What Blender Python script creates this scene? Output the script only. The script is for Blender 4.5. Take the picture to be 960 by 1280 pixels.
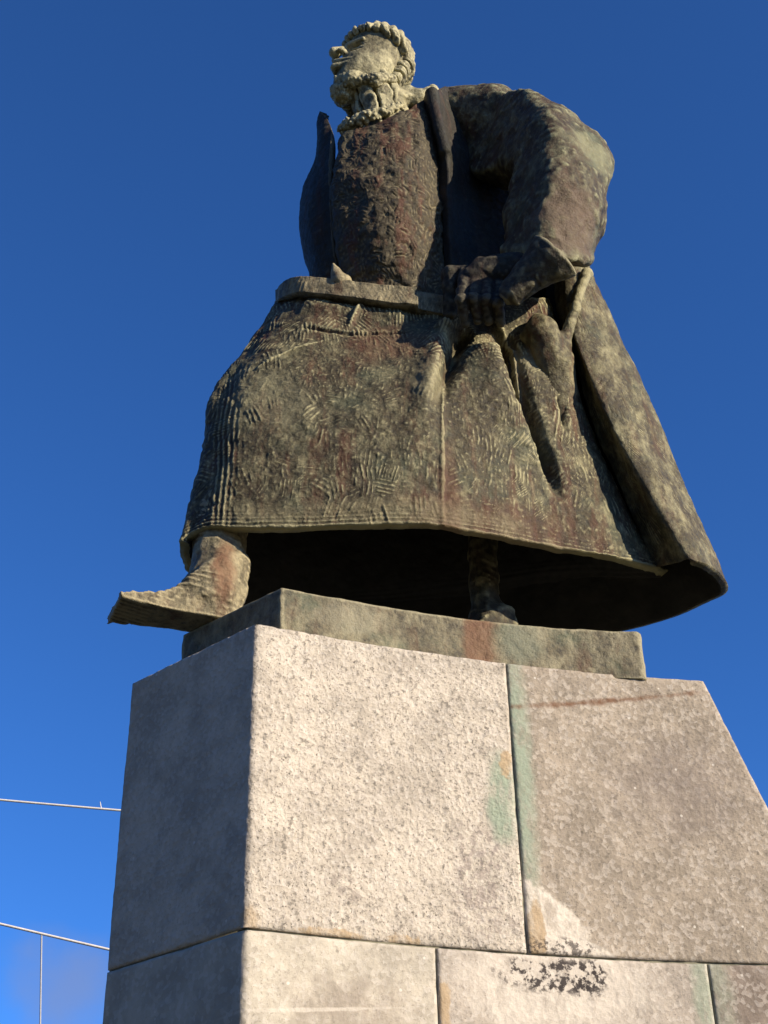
import bpy, math, random
import numpy as np
from mathutils import Vector, Matrix

for o in list(bpy.data.objects):
    bpy.data.objects.remove(o)
scene = bpy.context.scene
COL = scene.collection

# ------------------------------------------------------------------ camera, sky, sun, exposure
FOC, PITCH, ROLL, EYE = 1750.0, math.radians(33.05), math.radians(1.28), 1.6
_f = np.array([0, math.cos(PITCH), math.sin(PITCH)])
_x = np.array([1.0, 0, 0])
_u = np.cross(_x, _f)
_c, _s = math.cos(ROLL), math.sin(ROLL)
CAM_R = _x * _c - _u * _s
CAM_U = _x * _s + _u * _c
CAM_F = _f
EYEP = np.array([0, 0, EYE])

cam_data = bpy.data.cameras.new('camera')
cam = bpy.data.objects.new('camera', cam_data)
COL.objects.link(cam)
cam_data.sensor_fit = 'HORIZONTAL'
cam_data.sensor_width = 36.0
cam_data.lens = 36.0 * FOC / 960.0
cam_data.clip_start = 0.05
cam_data.clip_end = 5000
M = Matrix(((CAM_R[0], CAM_U[0], -CAM_F[0], 0), (CAM_R[1], CAM_U[1], -CAM_F[1], 0),
            (CAM_R[2], CAM_U[2], -CAM_F[2], EYE), (0, 0, 0, 1)))
cam.matrix_world = M
scene.camera = cam

SUN_AZ = math.radians(61)        # to the right of the direction from the statue back to the viewer
SUN_EL = math.radians(22)
SUN = Vector((math.sin(SUN_AZ) * math.cos(SUN_EL), -math.cos(SUN_AZ) * math.cos(SUN_EL), math.sin(SUN_EL)))
world = bpy.data.worlds.new('World')
scene.world = world
world.use_nodes = True
wn, wl = world.node_tree.nodes, world.node_tree.links
wn.clear()
sky = wn.new('ShaderNodeTexSky')
sky.sky_type = 'NISHITA'
sky.sun_disc = False
sky.sun_elevation = SUN_EL
sky.sun_rotation = math.atan2(SUN.x, SUN.y)
sky.altitude = 0
sky.air_density = 0.6
sky.dust_density = 0.25
sky.ozone_density = 10.0
bg = wn.new('ShaderNodeBackground')
bg.inputs['Strength'].default_value = 0.13
wout = wn.new('ShaderNodeOutputWorld')
wl.new(bg.outputs[0], wout.inputs[0])
# thin evening clouds low over the horizon
tc = wn.new('ShaderNodeTexCoord')
cdir = CAM_F + (88 - 480.0) / FOC * CAM_R - (1235 - 640.0) / FOC * CAM_U
cdir = cdir / np.linalg.norm(cdir)
nrm = wn.new('ShaderNodeVectorMath'); nrm.operation = 'NORMALIZE'
wl.new(tc.outputs['Generated'], nrm.inputs[0])
dif = wn.new('ShaderNodeVectorMath'); dif.operation = 'SUBTRACT'
wl.new(nrm.outputs[0], dif.inputs[0]); dif.inputs[1].default_value = tuple(cdir)
dv = wn.new('ShaderNodeVectorMath'); dv.operation = 'DIVIDE'
wl.new(dif.outputs[0], dv.inputs[0]); dv.inputs[1].default_value = (.046, .2, .034)
ln = wn.new('ShaderNodeVectorMath'); ln.operation = 'LENGTH'
wl.new(dv.outputs[0], ln.inputs[0])
cn = wn.new('ShaderNodeTexNoise')
cn.inputs['Scale'].default_value = 22.0
cn.inputs['Detail'].default_value = 5.0
wl.new(nrm.outputs[0], cn.inputs['Vector'])
ca = wn.new('ShaderNodeMath'); ca.operation = 'MULTIPLY_ADD'
wl.new(cn.outputs[0], ca.inputs[0]); ca.inputs[1].default_value = 1.6
wl.new(ln.outputs['Value'], ca.inputs[2])
cm = wn.new('ShaderNodeMapRange'); cm.interpolation_type = 'SMOOTHSTEP'
for k, v in enumerate((2.1, 0.9, 0.0, 0.6)):
    cm.inputs[k + 1].default_value = v
wl.new(ca.outputs[0], cm.inputs[0])
cmix = wn.new('ShaderNodeMixRGB')
cmix.inputs['Color2'].default_value = (1.05, 1.35, 2.3, 1)
wl.new(cm.outputs[0], cmix.inputs['Fac'])
hsv = wn.new('ShaderNodeHueSaturation')
hsv.inputs['Saturation'].default_value = 1.03
wl.new(sky.outputs[0], hsv.inputs['Color'])
wl.new(hsv.outputs[0], cmix.inputs['Color1'])
wl.new(cmix.outputs[0], bg.inputs['Color'])

sun_data = bpy.data.lights.new('sun', 'SUN')
sun_data.energy = 5.0
sun_data.angle = math.radians(0.53)
sun_data.color = (1.0, 0.85, 0.65)
sun = bpy.data.objects.new('sun', sun_data)
COL.objects.link(sun)
sun.rotation_euler = SUN.to_track_quat('Z', 'Y').to_euler()
sun.location = (12, -8, 12)

scene.view_settings.view_transform = 'Standard'
scene.view_settings.look = 'None'
scene.view_settings.exposure = 0.8
scene.view_settings.gamma = 1.0
scene.view_settings.use_curve_mapping = False
scene.render.engine = 'CYCLES'
scene.cycles.max_bounces = 6

# ------------------------------------------------------------------ survey helper
def A(px, py, y):
    """a point of the place measured from the photograph: sight line through a pixel, met at depth y (metres)"""
    d = CAM_F + (px - 480.0) / FOC * CAM_R - (py - 640.0) / FOC * CAM_U
    return EYEP + d * (y / d[1])

def AZ(px, py, z):
    d = CAM_F + (px - 480.0) / FOC * CAM_R - (py - 640.0) / FOC * CAM_U
    return EYEP + d * ((z - EYE) / d[2])

def AA(rows):
    return np.array([[A(*p) for p in r] for r in rows])

# ------------------------------------------------------------------ noise
def _hash(ix, iy, iz, seed):
    h = (ix * 374761393 + iy * 668265263 + iz * 2147483647 + seed * 974634217) & 0xFFFFFFFF
    h = ((h ^ (h >> 13)) * 1274126177) & 0xFFFFFFFF
    h = ((h ^ (h >> 16)) * 2246822519) & 0xFFFFFFFF
    return ((h ^ (h >> 15)) & 0xFFFFFF) / float(0xFFFFFF)

def vnoise(P, scale, seed=0):
    Q = np.asarray(P, dtype=np.float64) * scale
    I = np.floor(Q).astype(np.int64)
    F = Q - I
    F = F * F * (3 - 2 * F)
    r = 0
    for dx in (0, 1):
        wx = F[..., 0] if dx else 1 - F[..., 0]
        for dy in (0, 1):
            wy = F[..., 1] if dy else 1 - F[..., 1]
            for dz in (0, 1):
                wz = F[..., 2] if dz else 1 - F[..., 2]
                r = r + wx * wy * wz * _hash(I[..., 0] + dx, I[..., 1] + dy, I[..., 2] + dz, seed)
    return r * 2 - 1

def fbm(P, scale, octaves=3, seed=0):
    r, a = 0, 1.0
    for k in range(octaves):
        r = r + a * vnoise(P, scale * 2 ** k, seed + k)
        a *= 0.5
    return r

def hatch(U, V, cell=0.11, period=0.02, seed=1, vert=0.45):
    """tool marks: patches of parallel strokes, each patch with its own direction"""
    gi, gj = np.floor(U / cell).astype(np.int64), np.floor(V / cell).astype(np.int64)
    out = np.zeros(U.shape)
    wsum = np.zeros(U.shape) + 1e-6
    for di in (-1, 0, 1):
        for dj in (-1, 0, 1):
            i, j = gi + di, gj + dj
            z0 = np.zeros_like(i)
            cx = (i + 0.1 + 0.8 * _hash(i, j, z0, seed)) * cell
            cy = (j + 0.1 + 0.8 * _hash(i, j, z0, seed + 1)) * cell
            ang = _hash(i, j, z0, seed + 2)
            ang = np.where(ang < vert, (ang - vert / 2) * 1.3, (ang - vert) / (1 - vert) * math.pi)
            per = period * (0.7 + 0.6 * _hash(i, j, z0, seed + 3))
            st = np.clip((_hash(i, j, z0, seed + 4) - 0.15) * 1.6, 0, 1)
            dx, dy = U - cx, V - cy
            al = -dx * np.sin(ang) + dy * np.cos(ang)
            ac = dx * np.cos(ang) + dy * np.sin(ang)
            w = np.exp(-((al / (cell * 0.55)) ** 2 + (ac / (cell * 0.45)) ** 2) * 2.0) ** 3
            k = np.floor(ac / per)
            jit = _hash(k.astype(np.int64), i, j, seed + 5)
            s = (0.5 + 0.5 * np.sin((ac + 0.12 * per * np.sin(al * 40 + jit * 6)) / per * 2 * math.pi)) ** 1.8
            s = s * (0.35 + 0.65 * jit) * np.clip(1.6 - np.abs(al) / (cell * (0.25 + 0.4 * jit)), 0, 1)
            out += w * s * st
            wsum += w
    return out / wsum

def worley(P, scale, seed=0):
    """distance to the nearest of scattered points (cells of 1/scale)"""
    Q = np.asarray(P) * scale
    I = np.floor(Q).astype(np.int64)
    best = np.full(Q.shape[:-1], 9.0)
    for dx in (-1, 0, 1):
        for dy in (-1, 0, 1):
            for dz in (-1, 0, 1):
                c = I + np.array([dx, dy, dz])
                pt = c + np.stack([_hash(c[..., 0], c[..., 1], c[..., 2], seed + k) for k in range(3)], -1)
                best = np.minimum(best, ((Q - pt) ** 2).sum(-1))
    return np.sqrt(best)

# ------------------------------------------------------------------ mesh helpers
def mesh_fast(name, verts, quads, tris=None):
    me = bpy.data.meshes.new(name)
    verts = np.asarray(verts, dtype=np.float32).reshape(-1, 3)
    quads = np.asarray(quads, dtype=np.int32).reshape(-1, 4)
    tris = np.zeros((0, 3), np.int32) if tris is None else np.asarray(tris, dtype=np.int32).reshape(-1, 3)
    me.vertices.add(len(verts))
    me.vertices.foreach_set('co', verts.ravel())
    nl = quads.size + tris.size
    me.loops.add(nl)
    me.loops.foreach_set('vertex_index', np.concatenate([quads.ravel(), tris.ravel()]))
    nq, nt = len(quads), len(tris)
    me.polygons.add(nq + nt)
    starts = np.concatenate([np.arange(nq) * 4, nq * 4 + np.arange(nt) * 3]).astype(np.int32)
    me.polygons.foreach_set('loop_start', starts)
    me.polygons.foreach_set('use_smooth', np.ones(nq + nt, dtype=bool))
    me.update(calc_edges=True)
    me.validate()
    return me

def link(name, me, mat, parent=None):
    o = bpy.data.objects.new(name, me)
    COL.objects.link(o)
    for mt in (mat if isinstance(mat, (list, tuple)) else [mat]):
        if mt is not None:
            me.materials.append(mt)
    if parent is not None:
        o.parent = parent
        o.matrix_parent_inverse = parent.matrix_world.inverted()
    return o

def empty(name, loc):
    o = bpy.data.objects.new(name, None)
    o.location = loc
    COL.objects.link(o)
    bpy.context.view_layer.update()
    return o

def tag(o, label=None, cat=None, group=None, kind=None):
    for k, v in (('label', label), ('category', cat), ('group', group), ('kind', kind)):
        if v:
            o[k] = v
    return o

def spline(P, n, closed=False, lin=False):
    """resample along axis 0 with Catmull-Rom, n samples, roughly even in arc length"""
    P = np.asarray(P, float)
    m = len(P)
    flat = P.reshape(m, -1)
    seg = m if closed else m - 1
    idx = lambda i: i % m if closed else min(max(i, 0), m - 1)
    L = [0.0]
    for i in range(seg):
        d = P[idx(i + 1)] - P[i]
        L.append(L[-1] + max(1e-6, float(np.mean(np.linalg.norm(d.reshape(-1, P.shape[-1]), axis=1)))))
    L = np.array(L)
    t = np.linspace(0, L[-1], n, endpoint=not closed)
    out = np.zeros((n, flat.shape[1]))
    k = np.clip(np.searchsorted(L, t, side='right') - 1, 0, seg - 1)
    f = ((t - L[k]) / (L[k + 1] - L[k]))[:, None]
    i0 = np.array([idx(i - 1) for i in range(seg)])[k]
    i1 = np.array([idx(i) for i in range(seg)])[k]
    i2 = np.array([idx(i + 1) for i in range(seg)])[k]
    i3 = np.array([idx(i + 2) for i in range(seg)])[k]
    p0, p1, p2, p3 = flat[i0], flat[i1], flat[i2], flat[i3]
    if lin:
        out = p1 * (1 - f) + p2 * f
    else:
        # non-uniform tangents
        h0 = np.maximum(1e-6, np.array([L[max(i, 1)] - L[max(i, 1) - 1] for i in range(seg)])[k])[:, None]
        h1 = (L[k + 1] - L[k])[:, None]
        h2 = np.maximum(1e-6, np.array([L[min(i + 2, seg)] - L[min(i + 1, seg - 1)] for i in range(seg)])[k])[:, None]
        m1 = (p2 - p1) / h1
        m0 = np.where(i0[:, None] == i1[:, None], m1, (p1 - p0) / h0)
        m2 = np.where(i3[:, None] == i2[:, None], m1, (p3 - p2) / h2)
        t1 = (m0 * h1 + m1 * h0) / (h0 + h1) * h1
        t2 = (m1 * h2 + m2 * h1) / (h1 + h2) * h1
        f2, f3 = f * f, f * f * f
        out = (2 * f3 - 3 * f2 + 1) * p1 + (f3 - 2 * f2 + f) * t1 + (-2 * f3 + 3 * f2) * p2 + (f3 - f2) * t2
    return out.reshape((n,) + P.shape[1:])

def grid_resample(C, nr, nc, closed=False):
    C = spline(C, nr)                                   # rows
    C = np.swapaxes(C, 0, 1)
    C = spline(C, nc, closed=closed)
    return np.swapaxes(C, 0, 1)

def grid_normals(G, closed=False):
    if closed:
        du = np.roll(G, -1, 1) - np.roll(G, 1, 1)
    else:
        du = np.gradient(G, axis=1)
    dv = np.gradient(G, axis=0)
    n = np.cross(du, dv)
    return n / np.maximum(1e-9, np.linalg.norm(n, axis=2, keepdims=True))

def grid_metric(G, closed=False):
    mid = G[G.shape[0] // 2]
    U = np.concatenate([[0], np.cumsum(np.linalg.norm(np.diff(mid, axis=0), axis=1))])
    V = np.concatenate([[0], np.cumsum(np.mean(np.linalg.norm(np.diff(G, axis=0), axis=2), axis=1))])
    return np.meshgrid(U, V)

def grid_faces(nr, nc, closed=False, base=0):
    r = np.arange(nr - 1)[:, None]
    c = np.arange(nc if closed else nc - 1)[None, :]
    c2 = (c + 1) % nc
    q = np.stack([r * nc + c, r * nc + c2, (r + 1) * nc + c2, (r + 1) * nc + c], axis=-1)
    return q.reshape(-1, 4) + base

def orient_out(G, N, centre):
    s = np.sum((G - centre) * N, axis=2)
    return N if np.median(s) > 0 else -N

def shell(name, G, thick, mat, parent, closed=False, cap_rows=True):
    """a sheet G (outer face) with thickness, closed all round"""
    N = grid_normals(G, closed)
    ctr = G.reshape(-1, 3).mean(0)
    nr, nc = G.shape[:2]
    return N, ctr, nr, nc

def sheet_mesh(name, G, N, thick, closed=False):
    nr, nc = G.shape[:2]
    O = G.reshape(-1, 3)
    I = (G - N * thick).reshape(-1, 3)
    base = len(O)
    q = [grid_faces(nr, nc, closed), grid_faces(nr, nc, closed, base)[:, ::-1]]
    c = np.arange(nc if closed else nc - 1)
    c2 = (c + 1) % nc
    q.append(np.stack([c2, c, c + base, c2 + base], -1))
    k = (nr - 1) * nc
    q.append(np.stack([k + c, k + c2, k + c2 + base, k + c + base], -1))
    if not closed:
        r = np.arange(nr - 1) * nc
        q.append(np.stack([r, r + nc, r + nc + base, r + base], -1))
        r2 = r + nc - 1
        q.append(np.stack([r2 + nc, r2, r2 + base, r2 + nc + base], -1))
    me = mesh_fast(name, np.concatenate([O, I]), np.concatenate(q))
    ms = np.zeros(len(me.polygons), np.int32)
    ms[len(q[0]):len(q[0]) + len(q[1])] = 1
    me.polygons.foreach_set('material_index', ms)
    return me

def solid_mesh(name, G):
    """closed ring grid capped at both ends"""
    nr, nc = G.shape[:2]
    V = np.concatenate([G.reshape(-1, 3), G[0].mean(0)[None], G[-1].mean(0)[None]])
    q = grid_faces(nr, nc, True)
    c = np.arange(nc)
    c2 = (c + 1) % nc
    t = np.concatenate([np.stack([c2, c, np.full(nc, nr * nc)], -1),
                        np.stack([(nr - 1) * nc + c, (nr - 1) * nc + c2, np.full(nc, nr * nc + 1)], -1)])
    return mesh_fast(name, V, q, t)

# ------------------------------------------------------------------ signed distance sculpting
def seg_cone(P, a, b, ra, rb):
    a, b = np.asarray(a, float), np.asarray(b, float)
    d = b - a
    t = np.clip(((P - a) @ d) / (d @ d), 0, 1)
    q = P - a - t[:, None] * d
    return np.sqrt((q * q).sum(1)) - (ra + (rb - ra) * t)

def ellipsoid(P, c, r, Rm=None):
    q = P - np.asarray(c, float)
    if Rm is not None:
        q = q @ np.asarray(Rm).T
    r = np.asarray(r, float)
    k = np.sqrt(((q / r) ** 2).sum(1))
    k2 = np.sqrt(((q / (r * r)) ** 2).sum(1))
    return k * (k - 1) / np.maximum(k2, 1e-6)

def rbox(P, c, h, rad, Rm=None):
    q = P - np.asarray(c, float)
    if Rm is not None:
        q = q @ np.asarray(Rm).T
    q = np.abs(q) - (np.asarray(h, float) - rad)
    return np.sqrt((np.maximum(q, 0) ** 2).sum(1)) + np.minimum(q.max(1), 0) - rad

def smin(a, b, k):
    h = np.clip(0.5 + 0.5 * (b - a) / k, 0, 1)
    return b * (1 - h) + a * h - k * h * (1 - h)

def smax(a, b, k):
    return -smin(-a, -b, k)

def surface_nets(fn, lo, hi, h):
    lo, hi = np.asarray(lo, float), np.asarray(hi, float)
    n = np.ceil((hi - lo) / h).astype(int) + 1
    ax = [lo[i] + np.arange(n[i]) * h for i in range(3)]
    X = np.stack(np.meshgrid(*ax, indexing='ij'), -1).reshape(-1, 3)
    D = np.empty(len(X))
    for i in range(0, len(X), 400000):
        D[i:i + 400000] = fn(X[i:i + 400000])
    D = D.reshape(n)
    D[0], D[-1], D[:, 0], D[:, -1], D[:, :, 0], D[:, :, -1] = (np.maximum(v, h) for v in (D[0], D[-1], D[:, 0], D[:, -1], D[:, :, 0], D[:, :, -1]))
    S = D < 0
    cs = [S[i:n[0] - 1 + i, j:n[1] - 1 + j, k:n[2] - 1 + k] for i in (0, 1) for j in (0, 1) for k in (0, 1)]
    cnt = sum(c.astype(np.int8) for c in cs)
    act = (cnt > 0) & (cnt < 8)
    idx = -np.ones(act.shape, np.int64)
    cells = np.argwhere(act)
    idx[act] = np.arange(len(cells))
    acc = np.zeros((len(cells), 3))
    num = np.zeros(len(cells))
    corners = [(i, j, k) for i in (0, 1) for j in (0, 1) for k in (0, 1)]
    val = {c: D[cells[:, 0] + c[0], cells[:, 1] + c[1], cells[:, 2] + c[2]] for c in corners}
    for c in corners:
        for a in range(3):
            if c[a] == 0:
                e = list(c)
                e[a] = 1
                v0, v1 = val[c], val[tuple(e)]
                m = (v0 < 0) != (v1 < 0)
                t = np.where(m, v0 / np.where(m, v0 - v1, 1), 0)
                p = np.tile(np.array(c, float), (len(cells), 1))
                p[:, a] = t
                acc += p * m[:, None]
                num += m
    V = lo + (cells + acc / num[:, None]) * h
    Q = []
    for a in range(3):
        b, c = (a + 1) % 3, (a + 2) % 3
        s0 = [slice(None)] * 3
        s1 = [slice(None)] * 3
        s0[a] = slice(0, n[a] - 1)
        s1[a] = slice(1, n[a])
        ch = S[tuple(s0)] != S[tuple(s1)]
        e = np.argwhere(ch)
        ok = (e[:, b] > 0) & (e[:, c] > 0) & (e[:, b] < n[b] - 1) & (e[:, c] < n[c] - 1)
        e = e[ok]
        ins = S[e[:, 0], e[:, 1], e[:, 2]]
        quad = []
        for db, dc in ((-1, -1), (0, -1), (0, 0), (-1, 0)):
            ee = e.copy()
            ee[:, b] += db
            ee[:, c] += dc
            quad.append(idx[ee[:, 0], ee[:, 1], ee[:, 2]])
        quad = np.stack(quad, -1)
        quad[~ins] = quad[~ins][:, ::-1]
        Q.append(quad)
    return V, np.concatenate(Q)

def sculpt(name, fn, lo, hi, h, mat, parent):
    V, Q = surface_nets(fn, lo, hi, h)
    return link(name, mesh_fast(name, V, Q), mat, parent)

def box_of(pts, pad):
    pts = np.array(pts)
    return pts.min(0) - pad, pts.max(0) + pad

# ------------------------------------------------------------------ materials
class NT:
    def __init__(self, name):
        self.m = bpy.data.materials.new(name)
        self.m.use_nodes = True
        self.t = self.m.node_tree
        self.t.nodes.clear()
        self.out = self.n('ShaderNodeOutputMaterial')
        self.p = self.n('ShaderNodeBsdfPrincipled')
        self.l(self.p.outputs[0], self.out.inputs[0])
        self.co = self.n('ShaderNodeTexCoord').outputs['Object']
    def n(self, k):
        return self.t.nodes.new(k)
    def l(self, a, b):
        self.t.links.new(a, b)
    def mapped(self, scale, loc=(0, 0, 0), rot=(0, 0, 0)):
        m = self.n('ShaderNodeMapping')
        m.inputs['Scale'].default_value = scale
        m.inputs['Location'].default_value = loc
        m.inputs['Rotation'].default_value = rot
        self.l(self.co, m.inputs[0])
        return m.outputs[0]
    def noise(self, scale, detail=4, rough=0.55, vec=None, dist=0.0):
        t = self.n('ShaderNodeTexNoise')
        t.inputs['Scale'].default_value = scale
        t.inputs['Detail'].default_value = detail
        t.inputs['Roughness'].default_value = rough
        t.inputs['Distortion'].default_value = dist
        self.l(vec if vec is not None else self.co, t.inputs['Vector'])
        return t.outputs[0]
    def voro(self, scale, out='Distance', feature='F1', vec=None):
        t = self.n('ShaderNodeTexVoronoi')
        t.feature = feature
        t.inputs['Scale'].default_value = scale
        self.l(vec if vec is not None else self.co, t.inputs['Vector'])
        return t.outputs[out]
    def ramp(self, v, a, b, c=0.0, d=1.0):
        r = self.n('ShaderNodeMapRange')
        r.interpolation_type = 'SMOOTHSTEP'
        for i, x in enumerate((a, b, c, d)):
            r.inputs[i + 1].default_value = x
        self.l(v, r.inputs[0])
        return r.outputs[0]
    def math(self, op, a, b=None):
        m = self.n('ShaderNodeMath')
        m.operation = op
        for i, v in enumerate((a, b)):
            if v is None:
                continue
            if isinstance(v, (int, float)):
                m.inputs[i].default_value = v
            else:
                self.l(v, m.inputs[i])
        return m.outputs[0]
    def mix(self, fac, a, b, mode='MIX'):
        m = self.n('ShaderNodeMixRGB')
        m.blend_type = mode
        for i, v in enumerate((fac, a, b)):
            if isinstance(v, (int, float)):
                m.inputs[i].default_value = v
            elif isinstance(v, tuple):
                m.inputs[i].default_value = v + (1,)
            else:
                self.l(v, m.inputs[i])
        return m.outputs[0]
    def bump(self, h, strength, dist, prev=None):
        b = self.n('ShaderNodeBump')
        b.inputs['Strength'].default_value = strength
        b.inputs['Distance'].default_value = dist
        self.l(h, b.inputs['Height'])
        if prev is not None:
            self.l(prev, b.inputs['Normal'])
        return b.outputs[0]
    def blob(self, c, r, edge=0.35, warp=0.5, wscale=14, rot=0.0):
        """1 inside an uneven patch round c (radii r), 0 outside"""
        s = self.n('ShaderNodeVectorMath'); s.operation = 'SUBTRACT'
        self.l(self.co, s.inputs[0]); s.inputs[1].default_value = tuple(c)
        v = s.outputs[0]
        if rot:
            ro = self.n('ShaderNodeVectorRotate'); ro.rotation_type = 'Y_AXIS'
            ro.inputs['Angle'].default_value = rot
            self.l(v, ro.inputs['Vector']); v = ro.outputs[0]
        d = self.n('ShaderNodeVectorMath'); d.operation = 'DIVIDE'
        self.l(v, d.inputs[0]); d.inputs[1].default_value = tuple(r)
        ln = self.n('ShaderNodeVectorMath'); ln.operation = 'LENGTH'
        self.l(d.outputs[0], ln.inputs[0])
        w = self.math('MULTIPLY', self.math('SUBTRACT', self.noise(wscale, 4, 0.6), 0.5), warp * 2.4)
        return self.ramp(self.math('ADD', ln.outputs['Value'], w), 1 + edge, 1 - edge)

def bronze(name, pale=0.35, rust=0.4, green=0.3, dark=(0.020, 0.017, 0.012), light=(0.285, 0.262, 0.148), bump=1.0, mid=(0.062, 0.051, 0.030), seed=0.0, stains=()):
    m = NT(name)
    big = m.noise(4.5, 6, 0.62, m.mapped((1, 1, 1), (seed, seed * 2, 0)))
    fine = m.noise(55, 5, 0.65)
    pits = m.noise(12, 12, 0.78, m.mapped((1, 1, .6), (seed, 0, 0)), 0.1)
    streak = m.noise(3.0, 5, 0.6, m.mapped((5, 5, 0.8), (seed, 0, 0)))
    c = m.mix(m.ramp(fine, 0.3, 0.62), dark, mid)
    c = m.mix(m.math('MULTIPLY', m.ramp(streak, 0.50, 0.64), rust), c, (0.095, 0.036, 0.020))
    c = m.mix(m.math('MULTIPLY', m.ramp(big, 0.48, 0.7), green), c, (0.075, 0.095, 0.060))
    pt = m.n('ShaderNodeNewGeometry').outputs['Pointiness']
    crest = m.ramp(pt, 0.502, 0.535)
    pf = m.math('MULTIPLY', m.ramp(pits, 0.52 - 0.2 * pale, 0.78 - 0.2 * pale), min(1.0, 0.35 + pale))
    pf = m.math('ADD', pf, m.math('MULTIPLY', crest, 0.85))
    pf = m.math('MINIMUM', pf, 1.0)
    c = m.mix(pf, c, light)
    for s in stains:
        fac = m.blob(s['c'], s['r'], s.get('edge', .5), s.get('warp', .8), s.get('ws', 9))
        c = m.mix(m.math('MULTIPLY', fac, s.get('a', .6)), c, s['col'])
    m.l(c, m.p.inputs['Base Color'])
    m.p.inputs['Metallic'].default_value = 0.12
    m.l(m.ramp(fine, 0.3, 0.7, 0.5, 0.75), m.p.inputs['Roughness'])
    m.p.inputs['Specular IOR Level'].default_value = 0.22
    b = m.bump(m.noise(38, 8, 0.7), 0.6 * bump, 0.014)
    b = m.bump(fine, 0.7 * bump, 0.007, b)
    m.l(b, m.p.inputs['Normal'])
    return m.m

def stone(name, base, stains=(), speck=1.0):
    m = NT(name)
    cell = m.voro(70, 'Color')
    hs = m.n('ShaderNodeSeparateColor')
    m.l(cell, hs.inputs[0])
    g1 = m.noise(58, 5, 0.72)
    g2 = m.noise(7, 5, 0.6)
    nx = m.n('ShaderNodeSeparateXYZ')
    m.l(m.n('ShaderNodeNewGeometry').outputs['True Normal'], nx.inputs[0])
    dress = m.ramp(nx.outputs[0], -0.52, -0.40, 0.25, 1.0)          # the end face is dressed smoother than the long face
    b1 = tuple(v * 0.80 for v in base)
    b2 = tuple(min(1, v * 1.13) for v in base)
    c = m.mix(m.ramp(g2, 0.32, 0.68), b1, b2)
    c = m.mix(m.math('MULTIPLY', m.math('MULTIPLY', m.ramp(g1, 0.53, 0.63), dress), 0.62 * speck), c, tuple(v * 0.40 for v in base))
    c = m.mix(m.math('MULTIPLY', m.ramp(hs.outputs[0], 0.55, 0.9), 0.25), c, (0.62, 0.57, 0.50))
    g3 = m.noise(125, 3, 0.6)
    c = m.mix(m.math('MULTIPLY', m.math('MULTIPLY', m.ramp(g3, 0.60, 0.68), dress), 0.75 * speck), c, tuple(v * 0.28 for v in base))
    for s in stains:
        fac = m.blob(s['c'], s['r'], s.get('edge', 0.35), s.get('warp', 0.5), s.get('ws', 14), s.get('rot', 0.0))
        if s.get('speck'):
            fac = m.math('MULTIPLY', fac, m.ramp(m.noise(s['speck'], 5, 0.65), 0.47, 0.57))
        else:
            fac = m.math('MULTIPLY', fac, m.ramp(m.noise(24, 6, 0.7, m.mapped((1, 1, .5))), 0.34, 0.56, 0.35, 1.0))
        c = m.mix(m.math('MULTIPLY', fac, s.get('a', 0.8)), c, s['col'])
    # white quartz grains
    q = m.ramp(m.voro(36, 'Distance'), 0.20, 0.12)
    qs = m.n('ShaderNodeSeparateColor')
    m.l(m.voro(36, 'Color'), qs.inputs[0])
    q = m.math('MULTIPLY', q, m.ramp(qs.outputs[1], 0.93, 0.97))
    c = m.mix(m.math('MULTIPLY', q, .7), c, (0.62, 0.58, 0.50))
    m.l(c, m.p.inputs['Base Color'])
    m.p.inputs['Roughness'].default_value = 0.85
    m.p.inputs['Specular IOR Level'].default_value = 0.25
    b = m.bump(m.math('MULTIPLY', g1, dress), 0.5 * speck, 0.011)
    b = m.bump(m.voro(70, 'Distance'), 0.22 * speck, 0.008, b)
    b = m.bump(m.noise(260, 3, 0.6), 0.3, 0.003, b)
    m.l(b, m.p.inputs['Normal'])
    return m.m

def plain(name, col, rough=0.8, nz=20, var=0.25):
    m = NT(name)
    c = m.mix(m.ramp(m.noise(nz, 5, 0.6), 0.3, 0.7), tuple(v * (1 - var) for v in col), tuple(v * (1 + var) for v in col))
    m.l(c, m.p.inputs['Base Color'])
    m.p.inputs['Roughness'].default_value = rough
    m.l(m.bump(m.noise(nz * 6, 4, 0.6), 0.3, 0.005), m.p.inputs['Normal'])
    return m.m

def bs(px, py, y, rx, rz, col, **k):
    return dict(c=A(px, py, y), r=(rx, .4, rz), col=col, **k)
M_skirt = bronze('bronze skirt patina', 0.36, 0.5, 0.45, stains=[
    bs(620, 655, 4.33, .34, .10, (.085, .036, .022), a=.42), bs(563, 640, 4.25, .035, .35, (.09, .034, .02), a=.5), bs(480, 430, 4.33, .16, .10, (.085, .04, .024), a=.55),
    bs(340, 500, 4.28, .16, .16, (.20, .19, .115), a=.4), bs(535, 480, 4.27, .06, .12, (.24, .215, .125), a=.5), bs(660, 430, 4.34, .07, .07, (.26, .24, .15), a=.5),
    bs(470, 640, 4.24, .5, .05, (.20, .175, .10), a=.4)])
M_cloak = bronze('bronze cloak patina', 0.45, 0.3, 0.4, seed=3)
M_coat = bronze('bronze coat patina', 0.36, 0.3, 0.75, dark=(.018, .015, .011), mid=(.060, .046, .029), light=(.24, .235, .135), seed=5, stains=[bs(715, 262, 4.05, .13, .19, (.115, .082, .055), a=.75, edge=.3), bs(745, 175, 4.15, .12, .1, (.22, .225, .13), a=.55), bs(650, 285, 4.0, .07, .12, (.21, .22, .135), a=.5)])
M_tunic = bronze('bronze tunic patina', 0.14, 0.6, 0.25, light=(.17, .145, .085), seed=7)
M_head = bronze('bronze head patina', 0.62, 0.1, 0.3, mid=(0.16, 0.145, 0.088), dark=(0.05, 0.045, 0.028), light=(0.38, 0.35, 0.21), seed=9)
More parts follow.
